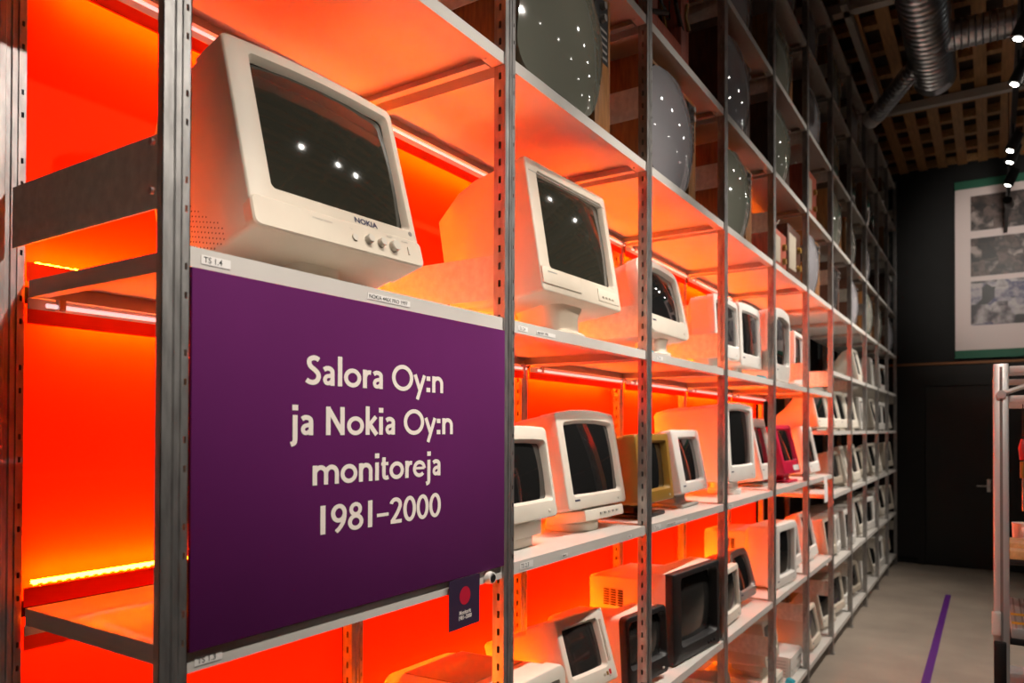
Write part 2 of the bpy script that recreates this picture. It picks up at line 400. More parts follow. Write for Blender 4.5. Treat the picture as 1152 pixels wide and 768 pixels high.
# small tag and round pin under the sign
tg = tag(empty('shelf_tag', (1.3525, YF-.010, H-.45)), 'small dark purple tag with red disc hanging below the sign board', 'tag')
MB().box(-.0575, .0575, 0, .002, 0, .112).build('card', 'purple_tag', tg, False)
dm = MB(); dm.add([(.0205*math.cos(2*math.pi*k/32), -.0004, .071+.0205*math.sin(2*math.pi*k/32)) for k in range(32)], [tuple(range(32))])
dm.build('red_disc', 'red_dot', tg, False)
for s, z in (('Monitorit', .030), ('1981\u20132000', .0185)):
    o = inst('lettering', text_mesh(s, .0125, 'print', .9, 'CENTER', .0004), tg, (0, -.0005, z))
pn = tag(empty('round_sensor', (1.454, YF-.001, H-.356)), 'round white sensor with black lens on the shelf edge beside the sign', 'sensor')
MB().tube([(0, -.016, 0), (0, 0, 0)], [.014, .0155], 20).build('housing', 'offwhite', pn)
MB().tube([(0, -.0185, 0), (0, -.0155, 0)], [.009, .0105], 18).build('lens', 'dark', pn)

# labels stuck on the shelf edges
lab_me = {}
def shelf_label(x, z, txt, wid, label, hgt=.014):
    o = empty('shelf_label', (x, YF-.0004, H+z-.0235)); tag(o, label, 'label', 'labels on the shelf edges')
    MB().box(0, wid, -.0006, 0, 0, hgt).build('paper_strip', 'paper', o, False)
    inst('lettering', text_mesh(txt, hgt*.92, 'ink', 1.0, 'LEFT', .0001), o, (.004, -.0009, hgt*.2))
shelf_label(.686, LB, 'TS 1.4', .052, 'paper label TS 1.4 at the shelf corner over the purple sign')
shelf_label(1.045, LB, 'NOKIA 446X PRO 1997', .125, 'paper label naming the big monitor on the shelf above the sign', .012)
shelf_label(.68, LC, 'TS 1.3', .048, 'paper label TS 1.3 at the shelf corner under the purple sign')
shelf_label(1.60, LC, 'TS 2.3', .065, 'paper label TS 2.3 on the second bay middle shelf edge', .017)
shelf_label(1.59, LB, 'TS 2.4', .045, 'paper label TS 2.4 on the second bay upper shelf edge', .012)
shelf_label(1.68, LB, '446XAV  1996', .10, 'paper label with a model number under the tall beige monitor', .010)
shelf_label(1.82, LC, 'Salora', .035, 'short paper label on the middle shelf edge below the first monitor', .009)
shelf_label(2.27, LC, '445X', .03, 'tiny paper label on the middle shelf edge below the arched monitor', .008)
shelf_label(2.50, LC, 'TS 3.3', .06, 'paper label TS 3.3 on the third bay middle shelf edge', .016)
shelf_label(2.62, LC, 'NOKIA 449XA 1994', .22, 'long paper label on the third bay middle shelf edge', .010)
shelf_label(2.52, LB, 'TS 3.4', .06, 'paper label TS 3.4 on the third bay upper shelf edge', .014)
shelf_label(3.40, LC, 'TS 4.3', .06, 'paper label TS 4.3 on the fourth bay middle shelf edge', .014)

# ------------------------------------------------------------------ monitors
def monitor(name, label, x, y, zs, yaw, tilt, w, h, zb, depth, shell='beige', bezel=None, glass='glass', base='disc', side=.035, top=.03, chin=.08, r=.012,
            bulge=.012, bt=0, bs=0, style='taper', bd=.035, rec=.012, group=None, cat_='monitor', sb=.35, holes=False, neckw=.15, base_m=None, detail=True, orad=.012, knobs=0, logo=True, ox=0):
    bulge *= .6; rec = rec*.55
    bezel = bezel or shell; base_m = base_m or shell
    root = tag(empty(name, (x, y, H+zs+.0006), R(yaw)), label, cat_, group)
    T = Matrix.Translation((0, 0, zb)) @ Matrix.Rotation(-R(tilt), 4, 'X')
    zc = h/2
    # bezel
    ox += .005
    ow, oh = w-2*side+.010, h-top-chin; oz = chin+oh/2
    L = [at_y(rrect(0, zc, w, h, r, bt=bt, bs=bs), bd), at_y(rrect(0, zc, w, h, r, bt=bt, bs=bs), .005),
         at_y(rrect(0, zc, w-.004, h-.004, r, bt=bt, bs=bs), .0015), at_y(rrect(0, zc, w-.010, h-.010, r, bt=bt, bs=bs), 0),
         at_y(rrect(ox, oz, ow+.006, oh+.006, orad+.003, bt=bt*.7, bs=bs*.6), 0), at_y(rrect(ox, oz, ow, oh, orad, bt=bt*.7, bs=bs*.6), .003),
         at_y(rrect(ox, oz, ow-.012, oh-.012, orad, bt=bt*.5, bs=bs*.5), rec+bulge*.75)]
    MB().loft(L).xf(T).build('bezel', bezel, root)
    # glass
    sw, shh = ow-.010, oh-.010; loops = []
    for f in (1, .9, .75, .55, .35, .15):
        l2 = rrect(0, oz, sw*f, shh*f, orad*f+.004*f, bt=bt*.5*f, bs=bs*.5*f)
        loops.append([(px+ox, rec+bulge*((2*px/sw)**2*.55+(2*(pz-oz)/shh)**2*.45), pz) for px, pz in l2])
    mb = MB().loft(loops); n = len(loops[0]); o = len(mb.v)-n
    mb.v.append((ox, rec, oz)); mb.f += [(o+j, o+(j+1) % n, len(mb.v)-1) for j in range(n)]
    mb.xf(T).build('screen', glass, root)
    # rear housing
    a = bd+.0015; d = depth
    if style == 'taper': S = [(a, w-.005, h-.005, zc), (a+.02, w-.005, h-.005, zc), (a+d*.22, w*.985, h*.98, zc), (a+d*.42, w*.93, h*.92, zc), (a+d*.72, w*.76, h*.76, zc*.98), (d-.02, w*.66, h*.66, zc*.96), (d, w*.60, h*.60, zc*.96)]
    elif style == 'boxy': S = [(a, w-.005, h-.005, zc), (d*.35, w-.008, h-.008, zc), (d*.42, w*.84, h*.84, zc*.95), (d-.012, w*.80, h*.80, zc*.93), (d, w*.76, h*.76, zc*.93)]
    elif style == 'straight': S = [(a, w-.006, h-.006, zc), (d*.8, w*.96, h*.96, zc), (d-.015, w*.9, h*.9, zc), (d, w*.86, h*.86, zc)]
    elif style == 'wedge': S = [(a, w-.005, h-.005, zc), (a+.06, w*.97, h*.95, zc*.97), (d*.6, w*.84, h*.62, zc*.66), (d, w*.7, h*.4, zc*.46)]
    elif style == 'round': S = [(a, w-.005, h-.005, zc), (a+d*.2, w*.97, h*.97, zc), (a+d*.4, w*.90, h*.90, zc), (a+d*.6, w*.76, h*.77, zc), (a+d*.76, w*.56, h*.58, zc), (d, w*.34, h*.36, zc)]
    S2 = []
    for yy, sw_, sh_, sz in S:
        lo_z = max(sz-sh_/2, (yy*math.sin(R(tilt))-zb+.012)/math.cos(R(tilt)) if yy > bd+.05 else -1); hi_z = max(sz+sh_/2, lo_z+.08)
        S2.append((yy, sw_, hi_z-lo_z, (hi_z+lo_z)/2))
    hs = MB().loft([at_y(rrect(0, sz, sw_, sh_, r*1.3, bt=bt, bs=bs*.5), yy) for yy, sw_, sh_, sz in S2], False, True)
    hs.xf(T).build('housing', shell, root)
    # stand
    if base == 'disc':
        cyb = depth*sb
        mb = MB().loft([[(neckw*q*math.cos(t), cyb+neckw*q*.9*math.sin(t), zz) for t in [2*math.pi*k/36 for k in range(36)]] for q, zz in ((.70, 0), (.72, .004), (.72, .024), (.68, .029), (.3, .034))], True, True)
        mb.build('base', base_m, root)
        nk = MB(); zt = zb + .02 + cyb*math.sin(R(tilt))*.0
        lp = []
        for q, zz in ((.52, .022), (.50, .022+(zt-.022)*.5), (.62, zt-.004), (.66, zt+.02)):
            lp.append([(px*q*neckw*2, cyb+pz*q*neckw*1.8, zz - 0*pz) for px, pz in rrect(0, 0, 1, 1, .3)])
        nk.loft(lp, True, True).build('neck', base_m, root)
    elif base == 'foot':
        cyb = depth*sb
        MB().box(-neckw*.75, neckw*.75, cyb-neckw*.7, cyb+neckw*.7, 0, .016, .006).build('base', base_m, root)
        MB().loft([[(px*neckw*q, cyb+pz*neckw*q, zz) for px, pz in rrect(0, 0, 1, 1, .15)] for q, zz in ((.9, .014), (.8, zb*.6), (1, zb+.012))], True, True).build('neck', base_m, root)
    elif base == 'box':
        MB().box(-w*.36, w*.36, .03, depth*.6, .012+zb*.25, zb+.008, .006).build('control_box', base_m, root)
        MB().box(-w*.30, w*.30, .05, depth*.55, 0, .012+zb*.25, .004).build('base', base_m, root)
    elif base == 'feet' and zb > .002:
        for fx in (-1, 1):
            for fy in (.06, depth*.62):
                MB().tube([(fx*w*.36, fy, 0), (fx*w*.36, fy, zb+.006+fy*math.sin(R(tilt)))], .012, 10).build('foot', 'dark', root)
    if detail:
        if logo: MB().box(-.016, .016, -.0008, .001, chin*.62, chin*.62+.006).xf(T @ Matrix.Translation((w*.05 if knobs else -w*.36, 0, 0))).build('logo', 'navy', root, False)
        for k in range(knobs):
            MB().tube([(0, -.008, 0), (0, .001, 0)], [.006, .0075], 14).xf(T @ Matrix.Translation((w*.12+.024*k, 0, chin*.33))).build('knob', 'knob', root)
        if not knobs:
            MB().box(0, .014, -.002, .002, chin*.30, chin*.30+.008, .001).xf(T @ Matrix.Translation((w*.36-.01, 0, 0))).build('power_button', 'knob', root)
    return root, T
def vents(root, T, x, ys, zs, m='black', ly=.004, lz=.03):
    mb = MB()
    for yy in ys:
        for zz in zs: mb.box(x-.0012, x+.0012, yy-ly/2, yy+ly/2, zz-lz/2, zz+lz/2)
    mb.xf(T); return mb.build('vent_slots', m, root, False)

G1 = 'monitors on the lit shelves'
# --- big monitor over the sign
r1, T1 = monitor('crt_monitor', 'big beige monitor with three knobs on the shelf above the purple sign', 1.042, 1.06, LB, -2.5, 15.7, .433, .387, .077, .40, 'beige', glass='glass_olive',
                 side=.043, ox=.012, top=.024, chin=.088, r=.014, bulge=.020, bt=.012, style='taper', bd=.085, rec=.010, group=G1, neckw=.13, logo=False, knobs=0, orad=.010, detail=False)
cp = MB().loft([at_y(rrect(0, .0305, .433-.002, .059, .014), .046), at_y(rrect(0, .0305, .435, .061, .014), -.001), at_y(rrect(0, .0305, .429, .055, .012), -.0045)], False, True).xf(T1).build('control_panel', 'beige', r1)
for kx, rr in ((.055, .0095), (.090, .0095), (.127, .0125)):
    MB().tube([(kx, -.016, .031), (kx, -.014, .031), (kx, -.004, .031)], [rr*.82, rr*.95, rr], 20).xf(T1).build('knob', 'knob', cp)
MB().box(-.002, .002, -.007, -.004, -.008, .010, .0008).xf(T1 @ Matrix.Translation((.172, 0, .03))).build('slider', 'knob', cp)
MB().tube([(.018, -.0075, .028), (.018, -.004, .028)], .0075, 16).xf(T1).build('button', 'knob', cp)
for tx, tz, s_ in ((.012, .043, '* +'), (-.06, .044, 'DYNAFLAT SCREEN'), (.12, .050, 'SELECT'), (.165, .048, 'POWER')):
    me = text_mesh(s_, .0055, 'grey', 1, 'CENTER'); me.transform(T1 @ Matrix.Translation((tx, -.0048, tz))); inst('lettering', me, cp)
me = text_mesh('NOKIA', .0165, 'navy', 1.2, 'CENTER', .0005); me.transform(T1 @ Matrix.Translation((.062, -.0006, .0665))); inst('logo', me, r1)
MB().tube([(.195, -.0006, .078), (.195, .001, .078)], .0055, 16).xf(T1).build('sticker', 'silver', r1)
pv = MB()
def hx(y):
    T_ = ((.0865, .214), (.1745, .2133), (.2545, .2013), (.3745, .1645))
    for (a0, b0), (a1, b1) in zip(T_, T_[1:]):
        if y <= a1: return b0+(b1-b0)*(y-a0)/(a1-a0)
for a in range(24):
    for b in range(12):
        yy, zz = .332-.0105*a, .008+.0105*b+.005*(a % 2)
        if zz < .035+.085*min(1, (yy-.085)/.09) and zz > (yy*math.sin(R(15.7))-.077+.012)/math.cos(R(15.7))+.014:
            pv.add([(-hx(yy)-.0012, yy+.0019*math.cos(t), zz+.0019*math.sin(t)) for t in [k*math.pi/3 for k in range(6)]], [tuple(range(6))])
pv.xf(T1).build('vent_holes', 'black', r1, False)
bv = MB()
for k in range(9):
    for sx_ in (-1, 1): bv.box(sx_*.12-.045+.011*k-.0022, sx_*.12-.045+.011*k+.0022, .13, .18, -.0012, .003)
bv.xf(T1).build('vent_slots', 'black', r1, False)
# --- the rest of the near ones
mon = []
def mk(*a, **k): mon.append(monitor(*a, **k)); return mon[-1]
a, T = mk('crt_monitor', 'tall beige monitor with hinged front flap on a round pedestal, second bay upper shelf', 2.057, 1.06, LB, -1.9, 9.8, .497, .407, .121, .40, 'beige', glass='glass_olive', side=.050, ox=.007, top=.034, chin=.077, r=.010, bulge=.018, style='taper', bd=.10, group=G1, neckw=.18, sb=.35, logo=False, detail=False)
MB().box(-.245, .085*-1+.06, -.004, .002, .022, .072, .002).xf(T).build('flap', 'beige', a)
MB().box(-.215, -.165, -.0046, -.003, .058, .062).xf(T).build('logo', 'grey', a, False)
MB().box(.09, .235, -.002, .002, .018, .060, .0015).xf(T).build('control_panel', 'beige', a)
for k in range(4): MB().box(.115+.022*k, .127+.022*k, -.0045, -.001, .030, .036, .001).xf(T).build('button', 'taupe', a)
MB().box(-.235, .235, -.0005, .002, .365, .3675).xf(T).build('seam_line', 'grey', a, False)
MB().tube([(-.23, .30, .001+.004), (-.12, .20, .006), (-.10, .12, .006), (-.02, .20, .08)], .004, 8).build('power_cable', 'cable', a)
mk('crt_monitor', 'rounded cream monitor with domed top standing behind the third post, upper shelf', 2.80, 1.06, LB, 0, 12.7, .44, .29, .092, .36, 'cream', side=.045, top=.025, chin=.075, r=.05, bulge=.02, bt=.022, style='round', bd=.05, group=G1, neckw=.12, sb=.25)
mk('crt_monitor', 'offwhite monitor with black screen in the fourth bay upper shelf, left of its twin', 3.624, 1.08, LB, 0, 2.9, .385, .294, .074, .34, 'offwhite', side=.03, top=.03, chin=.065, r=.02, bulge=.010, bt=.008, style='boxy', group=G1, neckw=.12)
mk('crt_monitor', 'offwhite monitor with black screen in the fourth bay upper shelf, right of its twin', 4.043, 1.08, LB, -1.2, 2.1, .385, .328, .058, .34, 'offwhite', side=.045, top=.04, chin=.065, r=.02, bulge=.010, bt=.010, style='taper', group=G1, neckw=.12)
mk('crt_monitor', 'tall offwhite monitor with bulging sides in the fifth bay upper shelf', 4.66, 1.06, LB, 1.4, 0, .42, .42, .014, .38, 'offwhite', side=.035, top=.05, chin=.10, r=.06, bulge=.025, bt=.02, bs=.008, style='round', bd=.06, group=G1, base='none', orad=.03)
mk('crt_monitor', 'narrow white monitor half hidden by the sixth post, upper shelf', 5.40, 1.12, LB, 2, 0, .34, .357, .038, .32, 'offwhite', side=.03, top=.03, chin=.06, style='boxy', group=G1, base='box')
# middle row
mk('crt_monitor', 'offwhite monitor on a control box cut off by the sign, second bay middle shelf', 1.733, 1.06, LC, 2.0, 9.5, .325, .262, .083, .37, 'cream', side=.030, top=.040, chin=.050, r=.016, bulge=.016, bt=.006, style='taper', bd=.05, group=G1, base='box', rec=.022)
a, T = mk('crt_monitor', 'offwhite monitor with arched top edge and wide flat foot, second bay middle shelf', 2.221, 1.09, LC, -.6, 10.2, .413, .312, .082, .39, 'cream', side=.041, top=.034, chin=.043, r=.014, bulge=.014, bt=.014, style='taper', bd=.06, group=G1, neckw=.135, sb=.28)
MB().box(-.10, .185, .006, .16, -.042, -.004, .006).xf(T).build('control_box', 'cream', a)
for k in range(5): MB().box(.0+.03*k, .012+.03*k, .002, .008, -.026, -.020).xf(T).build('button', 'grey', a, False)
mk('crt_monitor', 'mustard yellow monitor behind the third post on the middle shelf', 2.690, 1.07, LC, 2.0, 6.3, .36, .262, .060, .37, 'gold', side=.045, top=.030, chin=.045, r=.012, bulge=.016, style='straight', bd=.05, rec=.03, group=G1, base='foot', neckw=.16, base_m='dark')
mk('crt_monitor', 'small offwhite monitor on a flat foot between the third and fourth posts, middle shelf', 3.140, 1.08, LC, 2.0, 10.8, .38, .272, .068, .36, 'offwhite', side=.068, ox=.01, top=.034, chin=.044, r=.014, bulge=.014, style='taper', bd=.055, rec=.02, group=G1, base='foot', neckw=.15, base_m='grey')
mk('crt_monitor', 'large offwhite monitor with arched top right of the fourth post, middle shelf', 3.872, 1.08, LC, -2.5, 3.1, .43, .392, .072, .40, 'offwhite', side=.052, top=.03, chin=.078, r=.014, bulge=.014, bt=.012, style='straight', bd=.05, group=G1, neckw=.13, sb=.25)
mk('crt_monitor', 'white monitor leaning back just left of the crimson monitor, middle shelf', 4.56, 1.11, LC, 2, 12, .36, .37, .043, .34, 'offwhite', side=.04, top=.05, chin=.09, r=.012, style='wedge', group=G1, base='foot', base_m='grey')
a, T = mk('crt_monitor', 'crimson monitor with white sticker on the middle shelf of the fifth bay', 4.945, 1.06, LC, -2, 13.7, .385, .317, .059, .30, 'pink', side=.05, top=.03, chin=.08, r=.012, style='wedge', group=G1, base='foot', base_m='pink', logo=False)
MB().box(.02, .17, -.0012, .001, .018, .052).xf(T).build('sticker', 'paper', a, False)
# lower lit row
a, T = mk('crt_monitor', 'wide cream monitor with rounded corners at the bottom edge, second bay lower shelf', 1.755, 1.06, LD, -3, 3, .36, .245, .015, .43, 'cream', side=.045, top=.042, chin=.055, r=.035, bulge=.01, style='straight', bd=.05, rec=.035, group=G1, base='none', orad=.012)
MB().box(.128, .152, .004, .012, .10, .165, .002).xf(T).build('control_strip', 'silver', a)
for k in range(3): MB().box(.134, .146, .001, .005, .108+.02*k, .120+.02*k).xf(T).build('button', ('redtool', 'blue', 'offwhite')[k], a, False)
MB().box(-.13, .13, .12, .36, .240, .2445, .003).xf(T).build('top_recess', 'taupe', a)
a, T = mk('crt_monitor', 'small cream monitor tilted far back with grey screen, second bay lower shelf', 2.155, 1.07, LD, -8, 17.6, .262, .238, .118, .36, 'cream', glass='glass_grey', side=.040, ox=-.014, top=.032, chin=.05, r=.008, bulge=.012, style='boxy', bd=.05, rec=.02, group=G1, base='foot', neckw=.15, logo=False)
for k in range(3): MB().box(.105-.004*k, .107-.004*k, -.003+.0*k, .001, .062, .20).xf(T).build('rib', 'cream', a, False)
for k, m_ in enumerate(('taupe', 'gold', 'redtool')): MB().box(.055+.016*k, .064+.016*k, -.002, .001, .022, .030+.004*k).xf(T).build('button', m_, a, False)
vents(a, T, -.262*.42-.0006, (.30, .305), [.05+.012*k for k in range(9)], lz=.004, ly=.05)
a, T = mk('crt_monitor', 'small black fronted monitor half behind the third post, lower shelf', 2.577, 1.06, LD, -7, 3.3, .297, .255, .022, .38, 'cream', 'dark', 'glass_grey', side=.022, top=.022, chin=.065, r=.020, bulge=.03, style='boxy', bd=.03, rec=.02, group=G1, base='feet', orad=.02, logo=False)
a, T = mk('crt_monitor', 'large boxy monitor with a deep black bezel, third bay lower shelf', 3.059, 1.040, LD, -5.4, .9, .456, .364, .004, .43, 'cream', 'dark', 'glass_grey', side=.055, ox=.015, top=.025, chin=.060, r=.006, bulge=.04, style='boxy', bd=.04, rec=.035, group=G1, base='none', orad=.02, logo=False, detail=False)
MB().loft([at_y(rrect(0, .1865, .456, .363, .008), .041), at_y(rrect(0, .1865, .457, .3635, .008), .044), at_y(rrect(0, .1865, .457, .3635, .008), .14)]).build('front_band', 'cream', a)
for k in range(3): MB().tube([(.10+.03*k, -.006, .03), (.10+.03*k, .002, .03)], .007, 12).build('knob', 'dark', a)
for q in range(3): vents(a, Matrix.Identity(4), -.192, [.27+.034*q], [.20+.0105*k for k in range(7)], ly=.025, lz=.005)
mk('crt_monitor', 'cream monitor on a swivel foot right of the fourth post, lower shelf', 3.630, 1.06, LD, 1.7, 4, .31, .262, .013, .34, 'cream', side=.03, top=.03, chin=.05, r=.012, bulge=.016, style='taper', group=G1, base='none', logo=False)
mk('crt_monitor', 'silver grey rounded monitor on an orange lit foot, fourth bay lower shelf', 4.075, 1.10, LD, -2, 14.9, .30, .256, .040, .33, 'silver', 'silver', side=.028, top=.03, chin=.045, r=.05, bulge=.02, bt=.01, style='round', group=G1, neckw=.10, base_m='wood', orad=.03)
a, T = mk('crt_monitor', 'large white boxy monitor right of the fifth post, lower shelf', 4.702, 1.05, LD, -4.4, .4, .411, .372, .008, .46, 'offwhite', side=.068, ox=.016, top=.045, chin=.056, r=.016, bulge=.018, style='boxy', group=G1, base='feet', rec=.03)
for q in range(3): vents(a, T, -.1735, [.27+.034*q], [.22+.0105*k for k in range(6)], ly=.025, lz=.005)
mk('crt_monitor', 'small offwhite monitor beside a salmon lit wall, fifth bay lower shelf right end', 5.25, 1.10, LD, 0, 8, .31, .28, .03, .34, 'offwhite', side=.03, top=.03, chin=.06, style='wedge', group=G1, base='foot')
mk('crt_monitor', 'offwhite monitor with wedge shaped orange lit back, sixth bay lower shelf', 5.70, 1.08, LD, 0, 12, .34, .33, .03, .36, 'offwhite', side=.03, top=.03, chin=.07, style='wedge', group=G1, base='foot')
mk('crt_monitor', 'offwhite monitor with wedge shaped orange lit back, sixth bay middle shelf', 5.72, 1.07, LC, 0, 12, .35, .34, .03, .36, 'offwhite', side=.03, top=.03, chin=.07, style='wedge', group=G1, base='foot')
# bottom shelf, near part
mk('crt_monitor', 'grey brown rounded monitor low on the bottom shelf, fourth bay left', 3.62, 1.10, LE, 0, 4, .32, .32, .02, .34, 'taupe', side=.035, top=.04, chin=.07, r=.04, style='round', base='none', bt=.012, group='monitors on the bottom shelf')
def desktop(label, x, y, zs, w, d, h, m='offwhite', n=4, yaw=0):
    o = tag(empty('desktop_computer', (x, y, H+zs+.0006), R(yaw)), label, 'computer', 'desktop computers on the shelves')
    MB().box(-w/2, w/2, .012, d, 0, h, .004).build('case', m, o)
    MB().box(-w/2+.002, w/2-.002, 0, .012, .002, h-.002, .004).build('front_panel', m, o)
    for k in range(2): MB().box(w*.05, w*.42, -.002, .004, h*(.25+.35*k), h*(.25+.35*k)+.012, .001).build('drive_slot', 'grey', o, False)
    MB().box(-w*.42, -w*.36, -.003, .003, h*.3, h*.3+.014, .002).build('power_button', 'knob', o)
    mb = MB()
    for k in range(n): mb.box(-w/2-.0008, -w/2+.001, .03, d-.03, h*(.15+.75*k/n), h*(.15+.75*k/n)+.004)
    mb.build('side_groove', 'grey', o, False)
    return o
desktop('thick cream desktop computer under the olive monitor, bottom shelf', 4.497, 1.06, LE, .31, .40, .115, 'cream')
mk('crt_monitor', 'olive cream monitor standing on a desktop computer, bottom shelf', 4.497, 1.08, LE+.116, -.5, 6, .296, .25, .085, .36, 'beige', side=.03, top=.03, chin=.06, style='wedge', base='box', group='monitors on the bottom shelf')
desktop('flat grey desktop computer with side grooves, bottom shelf of the fifth bay', 5.02, 1.06, LE, .32, .40, .13, 'offwhite', 5)
mk('crt_monitor', 'beige monitor with black screen close to the floor, bottom shelf by the sixth post', 5.66, 1.05, LE, 0, 10.9, .33, .275, .021, .38, 'beige', side=.03, top=.03, chin=.055, r=.03, style='taper', base='none', group='monitors on the bottom shelf')
for bx, bz, lb_ in ((2.50, LB, 'turquoise foam wedge beside the third post on the upper shelf'), (4.12, LB, 'turquoise foam scrap below the twin monitors on the upper shelf'), (4.80, LE, 'turquoise foam scrap on the bottom shelf')):
    MB().loft([[(-.035, 0, 0), (.035, 0, 0), (.035, .05, 0), (-.035, .05, 0)], [(-.02, .012, .016), (.02, .006, .012), (.025, .04, .02), (-.015, .045, .022)]], True, True).build('foam_wedge', 'blue', None, False, (bx, YF+.012, H+bz+.0005))
    tag(bpy.data.objects['foam_wedge'] if 'x' == lb_ else COL.objects[-1], lb_, 'foam', 'foam scraps on the shelves')
pp = tag(empty('paper_strip', (5.72, YF-.004, H+LC-.19)), 'white paper strip hanging from the middle shelf edge near the sixth post', 'paper')
MB().loft([[(-.06, 0, .19), (.06, 0, .19)], [(-.055, -.006, .12), (.06, -.006, .12)], [(-.04, -.002, .05), (.055, -.010, .05)], [(-.02, .0, 0), (.04, -.012, .005)]], closed=False).build('sheet', 'paper', pp)

# --- far bays: alike monitors copied from four models
def proto(*a, **k):
    r_, _ = monitor(*a, **k); return r_
PR = [proto('crt_monitor', 'x', 0, 0, 0, 0, 8, .34, .30, .05, .36, 'beige', side=.03, top=.03, chin=.06, style='taper', neckw=.12),
      proto('crt_monitor', 'x', 0, 0, 0, 0, 12, .33, .33, .03, .38, 'cream', side=.03, top=.03, chin=.07, style='wedge', base='foot'),
      proto('crt_monitor', 'x', 0, 0, 0, 0, 4, .36, .32, .012, .40, 'offwhite', side=.04, top=.04, chin=.07, style='straight', base='feet'),
      proto('crt_monitor', 'x', 0, 0, 0, 0, 10, .31, .27, .05, .34, 'taupe', side=.03, top=.03, chin=.05, r=.03, style='round', neckw=.11)]
DESC = ['beige monitor with tapered back', 'cream wedge backed monitor', 'white boxy monitor', 'grey brown rounded monitor']
for p in PR: KIDS[p.name] = list(p.children)
used = set()
LVN = {LE: 'bottom shelf', -1.04: 'second shelf from the floor', -.50: 'third shelf from the floor', -.01: 'fourth shelf from the floor', .45: 'fifth shelf from the floor'}
for i in range(6, NB):
    for z in (LE, -1.04, -.50, -.01, .45):
        if z == .45 and i in (6, 7): continue
        for s in (0, 1):
            if z == .45 and s == 1: continue
            if random.random() < .15: continue
            k = random.choice((0, 1, 1, 2, 2, 3)) if z != -.01 else random.choice((1, 1, 2))
            o = PR[k] if k not in used else copy_tree(PR[k]); used.add(k)
            o.location = (XP(i)+.235+.43*s, 1.045+random.uniform(0, .06), H+z+.0006); o.rotation_euler.z = R(random.uniform(-7, 7))
            tag(o, '%s, %s, %s bay, %s' % (DESC[k], LVN[z], ORD[i], 'nearer one' if s == 0 else 'farther one'), 'monitor', 'monitors in the far bays')

# ------------------------------------------------------------------ televisions on the upper shelves
def tv(label, x, y, zs, w, h, depth, crt='crt_green', body='wood', pw=.10, prot=.05, style='panel', yaw=0, side_m='wood_dark'):
    o = tag(empty('television', (x, y, H+zs+.0006), R(yaw)), label, 'television', 'old televisions on the upper shelves')
    t = .014; sw = w-pw-2*t
    cb = MB()
    cb.box(-w/2, -w/2+t, 0, depth*.75, 0, h, .002).box(w/2-t, w/2, 0, depth*.75, 0, h, .002)
    cb.box(-w/2+t, w/2-t, 0, depth*.75, 0, t, .002).box(-w/2+t, w/2-t, 0, depth*.75, h-t, h, .002)
    cb.box(-w/2+t, w/2-t, .05, .055, t, h-t)
    cb.build('cabinet', side_m if style != 'panel' else body, o)
    MB().loft([at_y(rrect(0, h/2, w-.01, h-.01, .01), depth*.75), at_y(rrect(0, h*.48, w*.8, h*.8, .03), depth*.85), at_y(rrect(0, h*.45, w*.4, h*.5, .03), depth)], True, True).build('back_cover', 'dark', o)
    cx = -w/2+t+sw/2; loops = []; sh_ = h-2*t
    for f in (1, .97, .9, .8, .65, .45, .2):
        l2 = rrect(0, 0, sw*f, sh_*f, .09*f, n=7, bt=.012*f, bb=.012*f, bs=.012*f)
        loops.append([(cx+px, .03-(prot+.03)*(1-((2*px/sw)**2+(2*pz/sh_)**2)*.42)*(1 if f < 1 else .35)+(.0 if f < .99 else .012), h/2+pz) for px, pz in l2])
    l0 = [(p[0], .05, p[2]) for p in loops[0]]
    mb = MB().loft([l0]+loops, False, True); mb.build('screen', crt, o)
    if pw > .03:
        px0 = w/2-t-pw
        MB().box(px0, w/2-t, -.002, .05, t, h*.52, .002).build('wood_panel', body, o)
        g = MB().box(px0+.004, w/2-t-.002, 0, .05, h*.52, h-t, .002).build('control_panel', 'dark', o)
        for k in range(5): MB().box(px0+.012, w/2-t-.012, -.0012, .001, h*.55+.022*k, h*.55+.022*k+.008).build('grille_bar', 'silver', g, False)
        for k in range(2): MB().tube([(px0+pw/2, -.016, h*.82+.04*k), (px0+pw/2, .002, h*.82+.04*k)], [.011, .014], 14).build('knob', 'silver', g)
    return o
tv('large green grey television tube in a wooden cabinet above the second bay', 1.895, 1.045, LA, .60, .46, .44, 'crt_green', 'wood', .10, .07)
tv('grey television tube in a wooden cabinet above the third bay', 2.760, 1.045, LA, .54, .43, .42, 'crt_grey', 'wood', .075, .06)
tv('green television tube in a wooden cabinet with brown side above the fourth bay', 3.64, 1.045, LA, .52, .40, .42, 'crt_green', 'wood', .10, .06)
# broken red cabinet set above the third bay
o = tag(empty('television', (2.72, 1.05, H+1.455+.0006)), 'stripped red wooden television cabinet with torn opening, second shelf above the third bay', 'television', 'old televisions on the upper shelves')
cb = MB().box(-.24, -.10, 0, .35, 0, .44, .003).box(.15, .24, 0, .35, 0, .44, .003).box(-.10, .15, 0, .35, 0, .10, .003).box(-.10, .15, 0, .35, .40, .44, .003)
cb.build('cabinet', 'wood_red', o); MB().box(-.235, .235, .12, .36, .005, .43).build('inner_board', 'black', o, False)
for k in range(14):
    a_ = Vector((random.uniform(-.1, .2), random.uniform(-.01, .04), random.uniform(.12, .4)))
    MB().tube([a_, a_+Vector((random.uniform(-.06, .06), random.uniform(-.02, .02), -.05)), a_+Vector((random.uniform(-.09, .09), .0, -.10))], random.uniform(.004, .012), 6).build('torn_wiring', random.choice(('taupe', 'gold', 'cable')), o)
tv('grey television tube on the second shelf above the fourth bay', 3.62, 1.045, 1.455, .50, .42, .42, 'crt_grey', 'wood_dark', .07, .06)
tv('dark green television tube on the second shelf above the fifth bay', 4.51, 1.045, 1.455, .50, .40, .42, 'crt_green', 'wood_dark', .08, .06)
